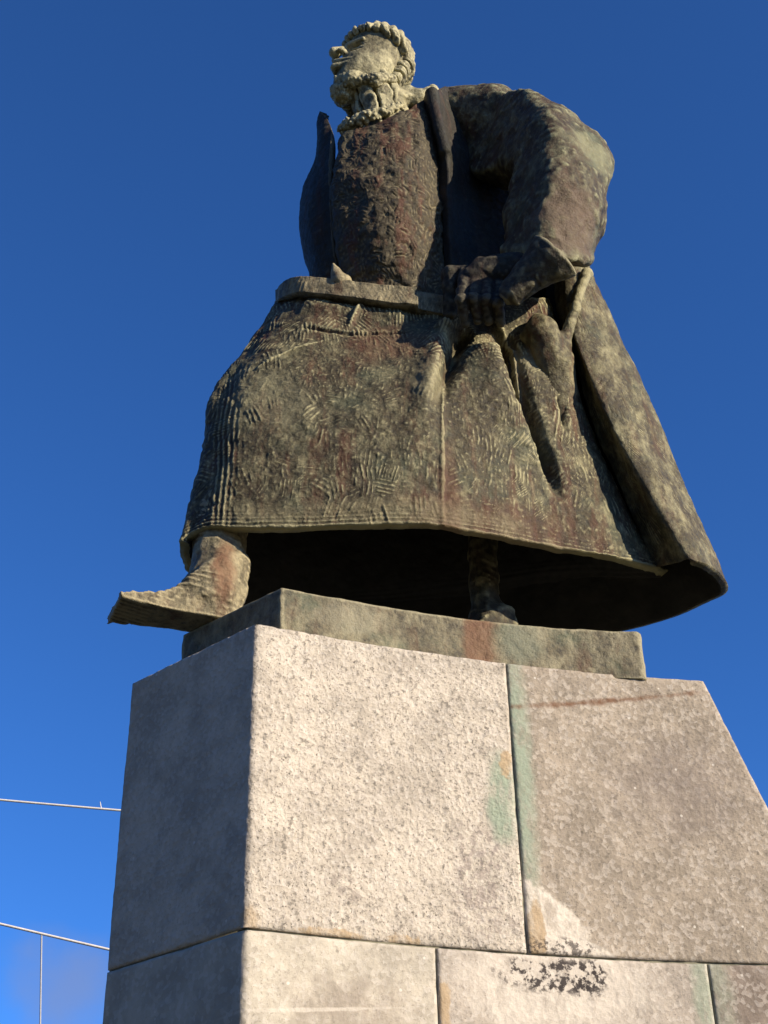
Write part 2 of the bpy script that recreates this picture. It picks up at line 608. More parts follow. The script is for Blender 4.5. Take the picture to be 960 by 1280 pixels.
M_shade = bronze('bronze darkened as shade', 0.10, 0.2, 0.15, dark=(.013, .012, .010), mid=(.024, .021, .016), light=(.11, .098, .065), seed=11)  # shade of the coat hollow, lapel and hand is put into this colour
M_glove = bronze('bronze glove', 0.2, 0.2, 0.3, dark=(.016, .014, .011), mid=(.045, .038, .026), light=(.22, .20, .12), seed=12)
M_inside = plain('casting inside with painted shade', (.012, .011, .010), .8, 12, .4)  # cavity shade painted in: far blacker than the outer bronze
M_boot = bronze('bronze boot patina', 0.7, 0.45, 0.3, mid=(0.115, 0.095, 0.06), light=(0.29, 0.25, 0.15), seed=13, stains=[bs(283, 712, 4.32, .035, .14, (.16, .075, .04), a=.7)])
M_plinth = bronze('bronze plinth patina', 0.55, 0.4, 0.8, mid=(0.125, 0.108, 0.07), light=(0.26, 0.235, 0.15), dark=(.04, .036, .026), seed=15, stains=[
    bs(600, 798, 4.33, .06, .2, (.16, .075, .04), a=.7), bs(650, 805, 4.36, .07, .08, (.17, .185, .13), a=.6), bs(440, 775, 4.18, .12, .05, (.27, .25, .17), a=.5)])

# ------------------------------------------------------------------ the pedestal
Z_TOP, Z_J1, Z_J2, Z_J3 = 3.784, 2.794, 1.80, 0.86
def near_y(x):
    return 4.0 + .401 * (x + .423) - .0984 * (x + .423) * (x - .35)
def right_x(z):
    return 1.121 + .336 * (Z_TOP - z)
PA = np.array([-.423, near_y(-.423)])
PL = np.array([-.893, 4.421])
AXC = (PA + PL) / 2
AXD = np.array([.667, .745]); AXD /= np.linalg.norm(AXD)
AXL = np.array([AXD[1], -AXD[0]])
def mirror(p):
    q = np.asarray(p) - AXC
    return AXC + AXD * (q @ AXD) - AXL * (q @ AXL)

def on_face(px, py):
    """where a sight line meets the long concave face"""
    d = CAM_F + (px - 480.0) / FOC * CAM_R - (py - 640.0) / FOC * CAM_U
    y = 4.2
    for _ in range(30):
        p = EYEP + d * (y / d[1])
        y = 0.5 * y + 0.5 * near_y(p[0])
    return EYEP + d * (y / d[1])

def st(px, py, rx, rz, col, **k):
    s = dict(c=on_face(px, py), r=(rx, 0.3, rz), col=col)
    s.update(k)
    return s

GREEN, OCHRE, BLACK, PALE, GREY = (.25, .29, .215), (.36, .265, .155), (.035, .028, .026), (.56, .505, .42), (.20, .165, .14)
M_s1 = stone('stone bright aggregate', (.445, .395, .32), [
    st(628, 1000, .05, .15, GREEN, a=1.0, warp=.35), st(632, 955, .02, .05, OCHRE, a=.85, edge=.2, warp=.9, ws=30),
    st(600, 1085, .09, .14, (.22, .18, .16), a=.55, speck=40), st(610, 1150, .12, .06, (.24, .2, .17), a=.5, speck=45),
    st(430, 1110, .06, .05, GREY, a=.5, speck=40), st(410, 1167, .09, .016, OCHRE, a=.85, edge=.2, warp=1.0, ws=30), st(505, 1175, .05, .018, OCHRE, a=.85, edge=.2, warp=1.0, ws=30),
    st(312, 1150, .03, .05, OCHRE, a=.6)], 1.35)
M_s2 = stone('stone dull pinkish', (.295, .25, .192), [
    st(650, 960, .04, .42, GREEN, a=1.0, warp=.3, edge=.6), st(690, 1158, .19, .075, PALE, a=1.0, edge=.14, warp=.5, ws=20, rot=-.85), st(730, 1192, .13, .04, PALE, a=.9, edge=.15, warp=.25, rot=-.3),
    st(671, 1165, .028, .10, OCHRE, a=.9, edge=.15, warp=.6, ws=26), st(850, 985, .22, .16, (.17, .14, .12), a=.55, edge=.7),
    st(762, 876, .36, .009, (.15, .08, .045), a=.95, edge=.8, warp=1.3, ws=22, rot=.17), st(700, 1185, .12, .03, BLACK, a=.8, speck=55)], 0.8)
M_s3 = stone('stone cream', (.41, .37, .295), [
    st(440, 1265, .16, .09, (.22, .18, .14), a=.6, edge=.6), st(390, 1262, .25, .006, (.55, .50, .42), a=.6, rot=.1)], 0.55)
M_s4 = stone('stone cream with lichen', (.345, .302, .247), [
    st(690, 1235, .32, .13, PALE, a=.75, edge=.3), st(690, 1218, .17, .06, BLACK, a=.97, speck=38, edge=.2), st(740, 1225, .05, .05, BLACK, a=.9, speck=38), st(556, 1262, .018, .10, OCHRE, a=.85, edge=.2, warp=.9, ws=30),
    st(880, 1250, .03, .16, GREEN, a=.7, edge=.5)], 0.7)
M_s5 = stone('stone brown grey', (.215, .175, .14), [st(895, 1240, .05, .2, GREEN, a=.5, edge=.6)], 0.6)
M_s6 = stone('stone grey', (.34, .30, .26))
M_mortar = plain('mortar', (.16, .15, .10), 0.9, 30)

pedestal = empty('stone_pedestal', (0.2, 4.6, 0.0))
tag(pedestal, 'tall pale stone pedestal with concave side and sloping end under the statue', 'pedestal')

def block(name, path, z0, z1, mat, seed, slant=False, step=0.010, gap=0.0035, gl=True, gr=True):
    """a facing stone: path (plan polyline, facing outwards to the right of travel), between heights z0 and z1"""
    path = np.array(path, float)
    L = np.concatenate([[0], np.cumsum(np.linalg.norm(np.diff(path, axis=0), axis=1))])
    nz = max(4, int((z1 - z0) / step))
    zs = np.linspace(z0 + gap, z1 - (gap if z1 < Z_TOP else 0), nz)
    nc = max(4, int(L[-1] / step))
    t = np.linspace((gap if gl else 0) / L[-1], 1 - (gap if gr else 0) / L[-1], nc)
    G = np.zeros((nz, nc, 3))
    for i, z in enumerate(zs):
        p = path
        if slant:
            x0, x1 = path[0][0], right_x(z)
            xs = np.linspace(x0, x1, 60)
            p = np.stack([xs, near_y(xs)], 1)
        l = np.concatenate([[0], np.cumsum(np.linalg.norm(np.diff(p, axis=0), axis=1))])
        tt = t * l[-1]
        G[i, :, 0] = np.interp(tt, l, p[:, 0])
        G[i, :, 1] = np.interp(tt, l, p[:, 1])
        G[i, :, 2] = z
    N = grid_normals(G)
    N[..., 2] = 0
    N /= np.linalg.norm(N, axis=2, keepdims=True)
    if (N[nz // 2, nc // 2] @ np.array([0, -1, 0])) < 0:
        N = -N
    # distance to the edge of the stone: worn and chipped arrises
    ez = np.minimum(np.arange(nz), np.arange(nz)[::-1])[:, None] * (zs[1] - zs[0])
    ec = np.minimum(np.arange(nc) if gl else np.full(nc, 999), np.arange(nc)[::-1])[None, :] * (L[-1] / nc)
    e = np.minimum(ez, ec)
    wear = (0.001 + 0.006 * np.clip(fbm(G, 16, 3, seed), 0, 1)) * np.exp(-e / 0.010)
    D = 0.0025 * fbm(G, 5, 2, seed + 7) + 0.0016 * vnoise(G, 60, seed + 3) - wear
    G = G + N * D[..., None]
    back = G - N * 0.09
    H = np.zeros((nz + 2, nc + 2, 3))
    H[1:-1, 1:-1] = G
    H[0, 1:-1], H[-1, 1:-1] = back[0], back[-1]
    H[1:-1, 0], H[1:-1, -1] = back[:, 0], back[:, -1]
    H[0, 0], H[0, -1], H[-1, 0], H[-1, -1] = back[0, 0], back[0, -1], back[-1, 0], back[-1, -1]
    me = mesh_fast(name, H.reshape(-1, 3), grid_faces(nz + 2, nc + 2))
    return link(name, me, mat, pedestal)

def curve_path(x0, x1, n=60):
    xs = np.linspace(x0, x1, n)
    return np.stack([xs, near_y(xs)], 1)

def corner_path(x1):
    """left face, round the corner, along the concave face"""
    a = [PL + (PA - PL) * t for t in np.linspace(0, 0.985, 20)]
    return np.concatenate([np.array(a), curve_path(-.415, x1)])

block('stone_block', corner_path(.409), Z_J1, Z_TOP, M_s1, 1, gl=False)
block('stone_block', curve_path(.409, 1.2), Z_J1, Z_TOP, M_s2, 2, slant=True)
block('stone_block', corner_path(.127), Z_J2, Z_J1, M_s3, 3, gl=False)
block('stone_block', curve_path(.127, .985), Z_J2, Z_J1, M_s4, 4)
block('stone_block', curve_path(.985, 1.5), Z_J2, Z_J1, M_s5, 5, slant=True)
for zz0, zz1, xa, xb, sd in ((Z_J3, Z_J2, .45, 1.3, 11), (0.0, Z_J3, .15, 1.05, 21)):
    block('stone_block', corner_path(xa), zz0, zz1, M_s6, sd, gl=False, step=.03)
    block('stone_block', curve_path(xa, xb), zz0, zz1, M_s6, sd + 1, step=.03)
    block('stone_block', curve_path(xb, 1.8), zz0, zz1, M_s6, sd + 2, slant=True, step=.03)

def core_ring(z, inset, top=False):
    xs = np.linspace(PA[0], right_x(z) - 0.004, 30)
    near = np.stack([xs, near_y(xs)], 1)
    d = np.gradient(near, axis=0)
    nn = np.stack([-d[:, 1], d[:, 0]], 1)
    nn /= np.linalg.norm(nn, axis=1, keepdims=True)
    ni = near + nn * inset
    far = np.array([mirror(p) for p in near])[::-1]
    ld = (PA - PL) / np.linalg.norm(PA - PL)
    ln = np.array([-ld[1], ld[0]])
    ni[0] = PA + ln * inset + nn[0] * inset
    far[-1] = PL + ln * inset
    r = np.concatenate([ni, far])
    return np.concatenate([r, np.full((len(r), 1), z)], 1)
rings = np.array([core_ring(z, 0.008) for z in np.linspace(0.0, Z_TOP - 0.006, 12)])
link('mortar_core', solid_mesh('mortar_core', rings), M_mortar, pedestal)

# ------------------------------------------------------------------ the statue
Z_PL = 3.957
statue = empty('bronze_statue', (0.2, 4.6, Z_TOP))
tag(statue, 'weathered bronze statue of a bearded man in a long flared coat, hand on hip', 'statue')

# --- cast bronze plinth under the feet
def pl_y(x):
    return 4.07 + .389 * (x + .351) - .137 * (x + .351) * (x - .286)
xs = np.linspace(-.349, .907, 40)
pl_path = np.concatenate([[(-.722, 4.389)], np.stack([xs, pl_y(xs)], 1), [(.90, 4.75), (.55, 5.25), (-.05, 5.30), (-.45, 4.9)]])
ring = spline(pl_path, 520, closed=True, lin=True)
rows = []
for z, ins in ((Z_TOP - .012, 0), (Z_TOP - .008, 0), *[(Z_TOP + t * .173, 0.0) for t in np.linspace(.03, .97, 26)], (Z_PL - .002, .002), (Z_PL, .006)):
    c = ring.mean(0)
    r = ring + (c - ring) / np.linalg.norm(c - ring, axis=1, keepdims=True) * ins
    rows.append(np.concatenate([r, np.full((len(r), 1), z)], 1))
G = np.array(rows)
N = orient_out(G, grid_normals(G, True), G.reshape(-1, 3).mean(0))
N[..., 2] = 0
G = G + N * (0.004 * fbm(G, 9, 3, 31) + 0.002 * vnoise(G, 45, 33))[..., None]
G[-1, :, 2] += 0.004 * vnoise(G[-1], 20, 35)
link('plinth', solid_mesh('plinth', G), M_plinth, statue)

# --- skirt of the coat: bell of cast cloth, open underneath
near = AA([
    [(226, 684, 4.37), (240, 667, 4.32), (262, 659, 4.28), (300, 659, 4.25), (400, 657, 4.235), (540, 656, 4.25), (680, 681, 4.41), (816, 708, 4.60)],
    [(238, 628, 4.40), (258, 618, 4.33), (279, 612, 4.28), (315, 612, 4.25), (405, 610, 4.235), (540, 606, 4.25), (672, 622, 4.40), (783, 640, 4.58)],
    [(251, 568, 4.42), (272, 560, 4.34), (293, 556, 4.29), (325, 556, 4.26), (408, 552, 4.24), (540, 548, 4.25), (660, 562, 4.40), (752, 570, 4.56)],
    [(263, 500, 4.44), (279, 498, 4.37), (297, 498, 4.31), (330, 500, 4.28), (410, 497, 4.26), (540, 492, 4.27), (645, 502, 4.40), (726, 505, 4.53)],
    [(302, 445, 4.50), (311, 443, 4.43), (325, 440, 4.375), (347, 443, 4.34), (415, 445, 4.31), (540, 442, 4.32), (630, 447, 4.41), (706, 445, 4.52)],
    [(349, 378, 4.58), (357, 375, 4.52), (369, 372, 4.47), (387, 374, 4.43), (430, 383, 4.40), (530, 398, 4.38), (610, 405, 4.43), (690, 400, 4.52)],
    [(374, 352, 4.70), (378, 350, 4.64), (386, 350, 4.57), (400, 352, 4.51), (432, 356, 4.43), (530, 370, 4.41), (610, 376, 4.46), (685, 374, 4.55)],
])
nrw = len(near)
back = []
for i in range(nrw):
    z = near[i, :, 2].mean()
    f = i / (nrw - 1)
    L = near[i, 0]
    Rr = near[i, -1]
    lo = [(Rr[0] + .10, Rr[1] + .22), (.90, 5.03), (.25, 5.19), (-.33, 5.08), (L[0] + .02, 4.72)]
    hi = [(Rr[0] + .0, Rr[1] + .12), (.45, 4.92), (.15, 4.95), (-.1, 4.92), (L[0] + .03, L[1] + .12)]
    up = (.10, .22, .22, .12, 0) if i == 0 else (.05, .08, .08, .05, 0) if i == 1 else (0,) * 5
    back.append([[a[0] * (1 - f) + b[0] * f, a[1] * (1 - f) + b[1] * f, z + e] for a, b, e in zip(lo, hi, up)])
back = np.array(back)
G = grid_resample(np.concatenate([near, back], 1), 300, 900, closed=True)
N = orient_out(G, grid_normals(G, True), G.reshape(-1, 3).mean(0))

def poly_dist(G, poly):
    """distance in the x-z plane to a polyline and the position along it"""
    X = G[..., [0, 2]]
    best = np.full(G.shape[:2], 9.0)
    par = np.zeros(G.shape[:2])
    side = np.zeros(G.shape[:2])
    n = len(poly) - 1
    for k in range(n):
        a, b = np.array(poly[k])[[0, 2]], np.array(poly[k + 1])[[0, 2]]
        d = b - a
        t = np.clip(((X - a) @ d) / (d @ d), 0, 1)
        q = X - a - t[..., None] * d
        dd = np.linalg.norm(q, axis=-1)
        m = dd < best
        best[m] = dd[m]
        par[m] = ((k + t) / n)[m]
        side[m] = (d[0] * q[..., 1] - d[1] * q[..., 0])[m]
    return best, par, np.sign(side)

def crease(G, N, poly, width, depth, w1=None, taper=(0.1, 0.3), ymax=4.75):
    d, t, s = poly_dist(G, poly)
    w = width + ((w1 if w1 is not None else width) - width) * t
    env = np.clip(t / max(taper[0], 1e-3), 0, 1) * np.clip((1 - t) / max(taper[1], 1e-3), 0, 1)
    env = np.where(taper[0] == 0, np.clip((1 - t) / max(taper[1], 1e-3), 0, 1), env)
    k = np.exp(-(d / w) ** 2) * env * (G[..., 1] < ymax)
    return G + N * (depth * k)[..., None]

G = crease(G, N, [A(552, 420, 4.36), A(538, 490, 4.27), A(524, 570, 4.25)], .06, .045, taper=(0, .5))
G = crease(G, N, [A(580, 415, 4.38), A(562, 460, 4.30), A(543, 520, 4.26)], .03, -.09, taper=(0, .5))
G = crease(G, N, [A(598, 430, 4.38), A(606, 490, 4.33), A(616, 570, 4.33)], .09, .035, taper=(.1, .6))
G = crease(G, N, [A(553, 440, 4.32), A(553, 560, 4.25), A(553, 690, 4.25)], .008, .008)
G = crease(G, N, [A(612, 430, 4.40), A(640, 510, 4.36), A(676, 590, 4.40)], .07, .05, taper=(.1, .5))
G = crease(G, N, [A(632, 428, 4.42), A(655, 495, 4.40), A(684, 568, 4.42), A(702, 630, 4.44)], .034, -.12, .022, taper=(0, .5))
G = crease(G, N, [A(614, 398, 4.41), A(638, 430, 4.40), A(648, 490, 4.37), A(674, 565, 4.40)], .020, .045, .012, taper=(.02, .4))
G = crease(G, N, [A(700, 500, 4.5), A(704, 520, 4.5), A(703, 545, 4.5)], .014, -.03)
# tunic flap under the belt and the seam above the hip
G = crease(G, N, [A(376, 388, 4.45), A(440, 395, 4.41), A(512, 400, 4.40)], .05, .022, taper=(.05, .08))
G = crease(G, N, [A(376, 414, 4.40), A(440, 420, 4.36), A(515, 419, 4.37)], .010, -.014, taper=(.05, .08))
G = crease(G, N, [A(318, 462, 4.33), A(360, 440, 4.33), A(415, 424, 4.35)], .010, .013)
G = crease(G, N, [A(452, 384, 4.40), A(442, 402, 4.39), A(434, 415, 4.37)], .012, .016)
G = crease(G, N, [A(575, 400, 4.40), A(560, 412, 4.38), A(545, 420, 4.36)], .03, .035)
# edge between shaded front and lit side
N = orient_out(G, grid_normals(G, True), G.reshape(-1, 3).mean(0))
U, V = G[..., 0] * 1.0 + 0.25 * G[..., 1], G[..., 2] * 1.0
nearm = np.clip((4.9 - G[..., 1]) / 0.1, 0, 1)
ham = np.clip(0.75 + 0.9 * fbm(G, 3.2, 2, 41), 0.1, 1.2)
D = 0.0048 * hatch(U, V, 0.075, 0.0160, 5, 0.5) * ham * nearm
D += 0.0036 * hatch(U + 3, V + 1, 0.045, 0.011, 9) * np.clip(0.6 - 0.9 * fbm(G, 4, 2, 43), 0, 1) * nearm
D += 0.007 * fbm(G, 5, 3, 45) + 0.0034 * fbm(G, 32, 3, 47)
# hem: horizontal tool marks
hz = np.exp(-((V - G[0, :, 2][None, :]) / 0.045) ** 2)
D += hz * 0.0025 * np.sin((V - G[0, :, 2][None, :]) / 0.017 * 6.283 + 1.5 * fbm(G, 8, 2, 49))
# vertical grooves beside the front edge
le = np.exp(-((G[..., 0] + 0.60) / 0.05) ** 2) * (G[..., 1] < 4.4)
D += le * 0.0035 * np.clip(.5 + fbm(G, 6, 2, 55), 0, 1) * np.sin(G[..., 0] / 0.021 * 6.283 + 2 * fbm(G, 5, 2, 51))
G = G + N * D[..., None]
G[0, :, 2] += 0.006 * vnoise(G[0], 14, 53)
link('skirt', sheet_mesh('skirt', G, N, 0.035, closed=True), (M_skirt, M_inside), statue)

# --- cloak hanging behind, its front edge folded outwards
C0 = [(688, 285, 4.70), (690, 345, 4.62), (700, 400, 4.57), (718, 455, 4.56), (742, 530, 4.58), (778, 615, 4.60), (818, 709, 4.63)]
C1 = [(704, 285, 4.58), (708, 345, 4.47), (721, 415, 4.44), (743, 470, 4.42), (776, 540, 4.42), (826, 627, 4.42), (871, 698, 4.42)]
C2 = [(728, 285, 4.62), (738, 338, 4.58), (764, 395, 4.60), (795, 460, 4.63), (825, 530, 4.66), (862, 620, 4.71), (910, 738, 4.76)]
rowsC = []
for a, b, c in zip(C0, C1, C2):
    pa, pb, pc = A(*a), A(*b), A(*c)
    z = pc[2]
    m1 = pb * .55 + pc * .45 + np.array([.012, -.018, 0])
    f = (z - 4.25) / 1.2
    f = min(max(f, 0), 1)
    b1 = np.array([pc[0] - .06 - .03 * f, pc[1] + .09, z])
    b2 = np.array([.98 * (1 - f) + .55 * f, 5.09 * (1 - f) + 4.86 * f, z])
    b3 = np.array([.30, 5.26 * (1 - f) + 5.0 * f, z])
    b4 = np.array([-.35 * (1 - f) - .15 * f, 5.15 * (1 - f) + 5.0 * f, z])
    p01 = pa * .5 + pb * .5
    rowsC.append([pa, p01, pa * .12 + pb * .88, pb * .9 + pc * .1, m1, pc * .95 + m1 * .05, pc * .94 + b1 * .06, b1, b2, b3, b4])
G = grid_resample(np.array(rowsC), 220, 420)
N = grid_normals(G)
ctr = np.array([.4, 4.8, 5.0])
N = orient_out(G, N, ctr)
D = 0.006 * fbm(G, 5, 3, 61) + 0.005 * hatch(G[..., 1] * 2 + G[..., 0], G[..., 2], 0.10, 0.02, 63) * np.clip(.6 + fbm(G, 3, 2, 65), 0.1, 1) + .002 * fbm(G, 40, 2, 67)
G = G + N * D[..., None]
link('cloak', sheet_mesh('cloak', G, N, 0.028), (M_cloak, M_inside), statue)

# --- tunic over the chest
T = AA([
    [(428, 168, 4.44), (445, 162, 4.385), (480, 150, 4.35), (515, 133, 4.36), (538, 120, 4.47), (555, 115, 4.64)],
    [(420, 195, 4.42), (440, 195, 4.35), (480, 192, 4.31), (520, 188, 4.32), (548, 186, 4.44), (566, 184, 4.64)],
    [(414, 240, 4.42), (437, 242, 4.34), (480, 245, 4.29), (522, 247, 4.31), (552, 250, 4.44), (574, 250, 4.64)],
    [(416, 290, 4.43), (439, 294, 4.36), (480, 300, 4.31), (520, 305, 4.33), (555, 310, 4.46), (580, 315, 4.62)],
    [(424, 335, 4.46), (445, 342, 4.40), (480, 348, 4.37), (515, 354, 4.38), (555, 362, 4.45), (600, 370, 4.53)],
    [(430, 372, 4.47), (448, 376, 4.43), (480, 382, 4.41), (515, 388, 4.42), (555, 395, 4.47), (600, 400, 4.54)],
])
Bk = []
for i in range(len(T)):
    z = T[i, :, 2].mean()
    Bk.append([[.35, 4.78, T[i, -1, 2]], [.05, 4.88, z], [T[i, 0, 0] + .03, 4.72, T[i, 0, 2]]])
G = grid_resample(np.concatenate([T, np.array(Bk)], 1), 220, 420, closed=True)
N = orient_out(G, grid_normals(G, True), G.reshape(-1, 3).mean(0))
D = 0.0065 * hatch(G[..., 0] * 1.2, G[..., 2], 0.04, 0.018, 71, 0.3) + 0.008 * fbm(G, 12, 3, 73) + .005 * fbm(G, 30, 3, 75)
G = G + N * D[..., None]
link('tunic', solid_mesh('tunic', G), M_tunic, statue)

# --- far coat front (right lapel), in shade
Lp = AA([
    [(410, 150, 4.50), (405, 144, 4.52), (401, 140, 4.55), (403, 141, 4.60)],
    [(414, 160, 4.47), (405, 154, 4.50), (398, 150, 4.55), (402, 149, 4.66)],
    [(414, 175, 4.44), (404, 172, 4.48), (398, 170, 4.54), (402, 168, 4.70)],
    [(411, 205, 4.42), (399, 204, 4.48), (393, 203, 4.56), (398, 200, 4.78)],
    [(412, 235, 4.41), (393, 236, 4.47), (381, 236, 4.57), (388, 230, 4.84)],
    [(414, 270, 4.42), (391, 270, 4.47), (376, 270, 4.57), (384, 266, 4.86)],
    [(417, 310, 4.44), (396, 312, 4.48), (381, 312, 4.57), (390, 308, 4.86)],
    [(424, 352, 4.47), (404, 354, 4.50), (390, 354, 4.58), (398, 350, 4.84)],
])
G = grid_resample(Lp, 120, 120)
N = grid_normals(G)
N = orient_out(G, N, np.array([.1, 4.75, 6.0]))
G = G + N * (0.005 * fbm(G, 8, 3, 81) + .002 * fbm(G, 40, 2, 83))[..., None]
link('coat_lapel', sheet_mesh('coat_lapel', G, N, 0.035), (M_shade, M_inside), statue)

# --- near coat front, from the shoulder down to the waist
Cb = AA([
    [(530, 122, 4.4), (538, 116, 4.365), (546, 113, 4.44), (562, 108, 4.58), (640, 140, 4.76), (690, 160, 4.88)],
    [(540, 165, 4.4), (548, 163, 4.355), (557, 163, 4.44), (575, 160, 4.58), (650, 180, 4.76), (690, 190, 4.88)],
    [(548, 200, 4.41), (557, 200, 4.37), (567, 200, 4.46), (585, 205, 4.6), (655, 215, 4.75), (700, 215, 4.88)],
    [(552, 260, 4.43), (560, 260, 4.41), (572, 260, 4.49), (592, 265, 4.6), (660, 275, 4.72), (700, 275, 4.86)],
    [(556, 320, 4.45), (564, 322, 4.43), (577, 324, 4.5), (598, 328, 4.57), (660, 335, 4.66), (700, 335, 4.8)],
    [(562, 392, 4.47), (572, 394, 4.44), (586, 396, 4.48), (610, 400, 4.53), (660, 402, 4.6), (700, 400, 4.74)],
])
G = grid_resample(Cb, 200, 200)
N = orient_out(G, grid_normals(G), np.array([.3, 4.95, 6.0]))
d, t, s = poly_dist(G, [A(539, 116, 4.365), A(549, 160, 4.355), A(557, 190, 4.36)])
G = G + N * (0.026 * np.exp(-(d / .02) ** 2) + 0.006 * fbm(G, 7, 3, 85) + .002 * fbm(G, 40, 2, 87))[..., None]
link('coat_front', sheet_mesh('coat_front', G, N, 0.035), (M_shade, M_inside), statue)

# --- left sleeve: upper arm swung out, forearm back to the hip
S0, S1, S2, S3, S4 = A(560, 147, 4.60), A(640, 174, 4.47), A(708, 198, 4.32), A(692, 268, 4.30), A(680, 335, 4.29)
ax = S4 - S3
ax /= np.linalg.norm(ax)
cut_n = np.array([-.14, .66, -.74]); cut_n /= np.linalg.norm(cut_n)
cut_p = A(690, 324, 4.12)
def f_sleeve(P):
    d = seg_cone(P, S0, S1, .20, .205)
    d = smin(d, seg_cone(P, S1, S2, .205, .205), .10)
    d = smin(d, seg_cone(P, S2, S3, .205, .21), .05)
    d = smin(d, seg_cone(P, S3, S4 + ax * .1, .21, .17), .05)
    # broad planes meeting along the forearm
    d = smax(d, (P - A(680, 230, 4.10)) @ np.array([-.80, -.58, .12]), .025)
    d = smax(d, (P - A(745, 205, 4.17)) @ np.array([.62, -.76, .20]), .05)
    d = smin(d, seg_cone(P, A(562, 150, 4.72), A(615, 158, 4.66), .155, .19), .07)
    d = smax(d, (P - cut_p) @ cut_n, .018)
    # rolled edge of the cuff
    h = (P - cut_p) @ cut_n
    d = d - .008 * np.exp(-((h + .03) / .022) ** 2)
    m = np.abs(d) < .06
    if m.any():
        p = P[m]
        d[m] += .010 * fbm(p, 6, 2, 91) + .006 * fbm(p, 24, 3, 93) + .006 * (worley(p, 30, 94) - .5) * np.clip(fbm(p, 4, 2, 92) + .3, 0, 1)
    return d * .9

lo, hi = box_of([S0, S1, S2, S3, S4, A(548, 140, 4.72)], .27)
sculpt('sleeve', f_sleeve, lo, hi, .0095, M_coat, statue)

# --- gloved hand on the hip
Wr, Kn = A(662, 332, 4.24), A(604, 339, 4.27)
def f_hand(P):
    d = seg_cone(P, Wr, Kn, .06, .06)
    d = smin(d, seg_cone(P, A(640, 345, 4.26), A(590, 346, 4.26), .05, .042), .03)
    for k, (x0, y0, x1, y1, x2, y2) in enumerate(((581, 342, 577, 375, 582, 404), (595, 342, 592, 374, 597, 400), (609, 343, 607, 376, 611, 402), (624, 347, 622, 380, 626, 404))):
        r = (.024, .027, .027, .025)[k]
        p0, p1, p2 = A(x0, y0, 4.27), A(x1, y1, 4.22), A(x2, y2, 4.28)
        f = np.minimum(seg_cone(P, p0, p1, r * 1.1, r), seg_cone(P, p1, p2, r, r * .75))
        f = np.minimum(f, np.sqrt(((P - p1) ** 2).sum(1)) - r * 1.12)
        d = smin(d, f, .006)
    t = smin(seg_cone(P, A(596, 343, 4.30), A(563, 343, 4.30), .038, .038), seg_cone(P, A(563, 345, 4.30), A(563, 392, 4.34), .038, .030), .012)
    d = smin(d, t, .010)
    m = np.abs(d) < .05
    d[m] += .004 * fbm(P[m], 34, 2, 95)
    return d
lo, hi = box_of([Wr, Kn, A(560, 400, 4.3), A(630, 415, 4.25)], .13)
sculpt('hand', f_hand, lo, hi, .006, M_shade, statue)

def lathe_cone(name, a, b, prof, mat, parent, n=64, seed=1, squash=1.0):
    """prof: (t along a-b, radius) profile, outside then back inside"""
    a, b = np.asarray(a), np.asarray(b)
    d = (b - a) / np.linalg.norm(b - a)
    e1 = np.cross(d, [0, 0, 1.0]); e1 /= np.linalg.norm(e1)
    e2 = np.cross(d, e1)
    th = np.linspace(0, 2 * math.pi, n, endpoint=False)
    G = np.array([[a + (b - a) * t + r * (math.cos(x) * e1 * squash + math.sin(x) * e2) for x in th] for t, r in prof])
    G = spline(G, max(len(prof) * 8, 40))
    G = G + 0.009 * np.stack([fbm(G, 12, 3, seed), fbm(G, 12, 3, seed + 5), fbm(G, 12, 3, seed + 9)], -1)
    return link(name, solid_mesh(name, G), mat, parent)
lathe_cone('gauntlet_cuff', A(640, 366, 4.16), A(692, 320, 4.095), [(-.2, .03), (-.12, .055), (0, .066), (.35, .078), (.7, .098), (.94, .120), (1.04, .124), (1.07, .112), (1.02, .100), (.9, .09), (.6, .07)], M_glove, statue, seed=97, squash=.62)

# --- gathered cloth below the hand
def f_bunch(P):
    segs = [((676, 415, 4.43), (690, 455, 4.50), .07, .085), ((690, 455, 4.50), (706, 550, 4.60), .085, .09), ((658, 424, 4.46), (674, 410, 4.45), .04, .045),
            ((732, 342, 4.49), (719, 384, 4.44), .028, .020), ((719, 384, 4.44), (706, 428, 4.46), .020, .03)]
    d = None
    for a, b, ra, rb in segs:
        q = seg_cone(P, A(*a), A(*b), ra, rb)
        d = q if d is None else smin(d, q, .03)
    return d + .007 * fbm(P, 14, 3, 99)
lo, hi = box_of([A(560, 402, 4.3), A(740, 340, 4.45), A(715, 570, 4.6)], .12)
sculpt('cloth_gather', f_bunch, lo, hi, .008, M_skirt, statue)

# --- belt
bl = AA([[(352, 364, 4.60), (360, 356, 4.49), (372, 351, 4.435), (400, 352, 4.40), (440, 357, 4.375), (480, 361, 4.36), (521, 365, 4.365), (560, 372, 4.40), (600, 380, 4.44)],
         [(352, 382, 4.60), (360, 374, 4.49), (373, 370, 4.435), (400, 372, 4.40), (440, 377, 4.375), (480, 382, 4.36), (521, 387, 4.365), (560, 394, 4.40), (600, 402, 4.44)]])
G = grid_resample(bl, 24, 260)
N = orient_out(G, grid_normals(G), np.array([.2, 4.8, 5.5]))
G = G + N * (0.022 * (G[..., 0] < .155) + 0.006 + 0.005 * fbm(G, 16, 3, 101) + 0.0035 * hatch(G[..., 0], G[..., 2] + 2, .06, .016, 103, .8))[..., None]
belt = link('belt', sheet_mesh('belt', G, N, 0.06), (M_boot, M_inside), statue)
def f_tip(P):
    d = seg_cone(P, A(425, 352, 4.38), A(417, 331, 4.36), .04, .012)
    d = smin(d, seg_cone(P, A(425, 352, 4.38), A(432, 352, 4.38), .03, .02), .02)
    return d + .004 * fbm(P, 25, 2, 105)
lo, hi = box_of([A(425, 352, 4.38), A(417, 331, 4.36)], .07)
sculpt('hilt', f_tip, lo, hi, .006, M_boot, belt)

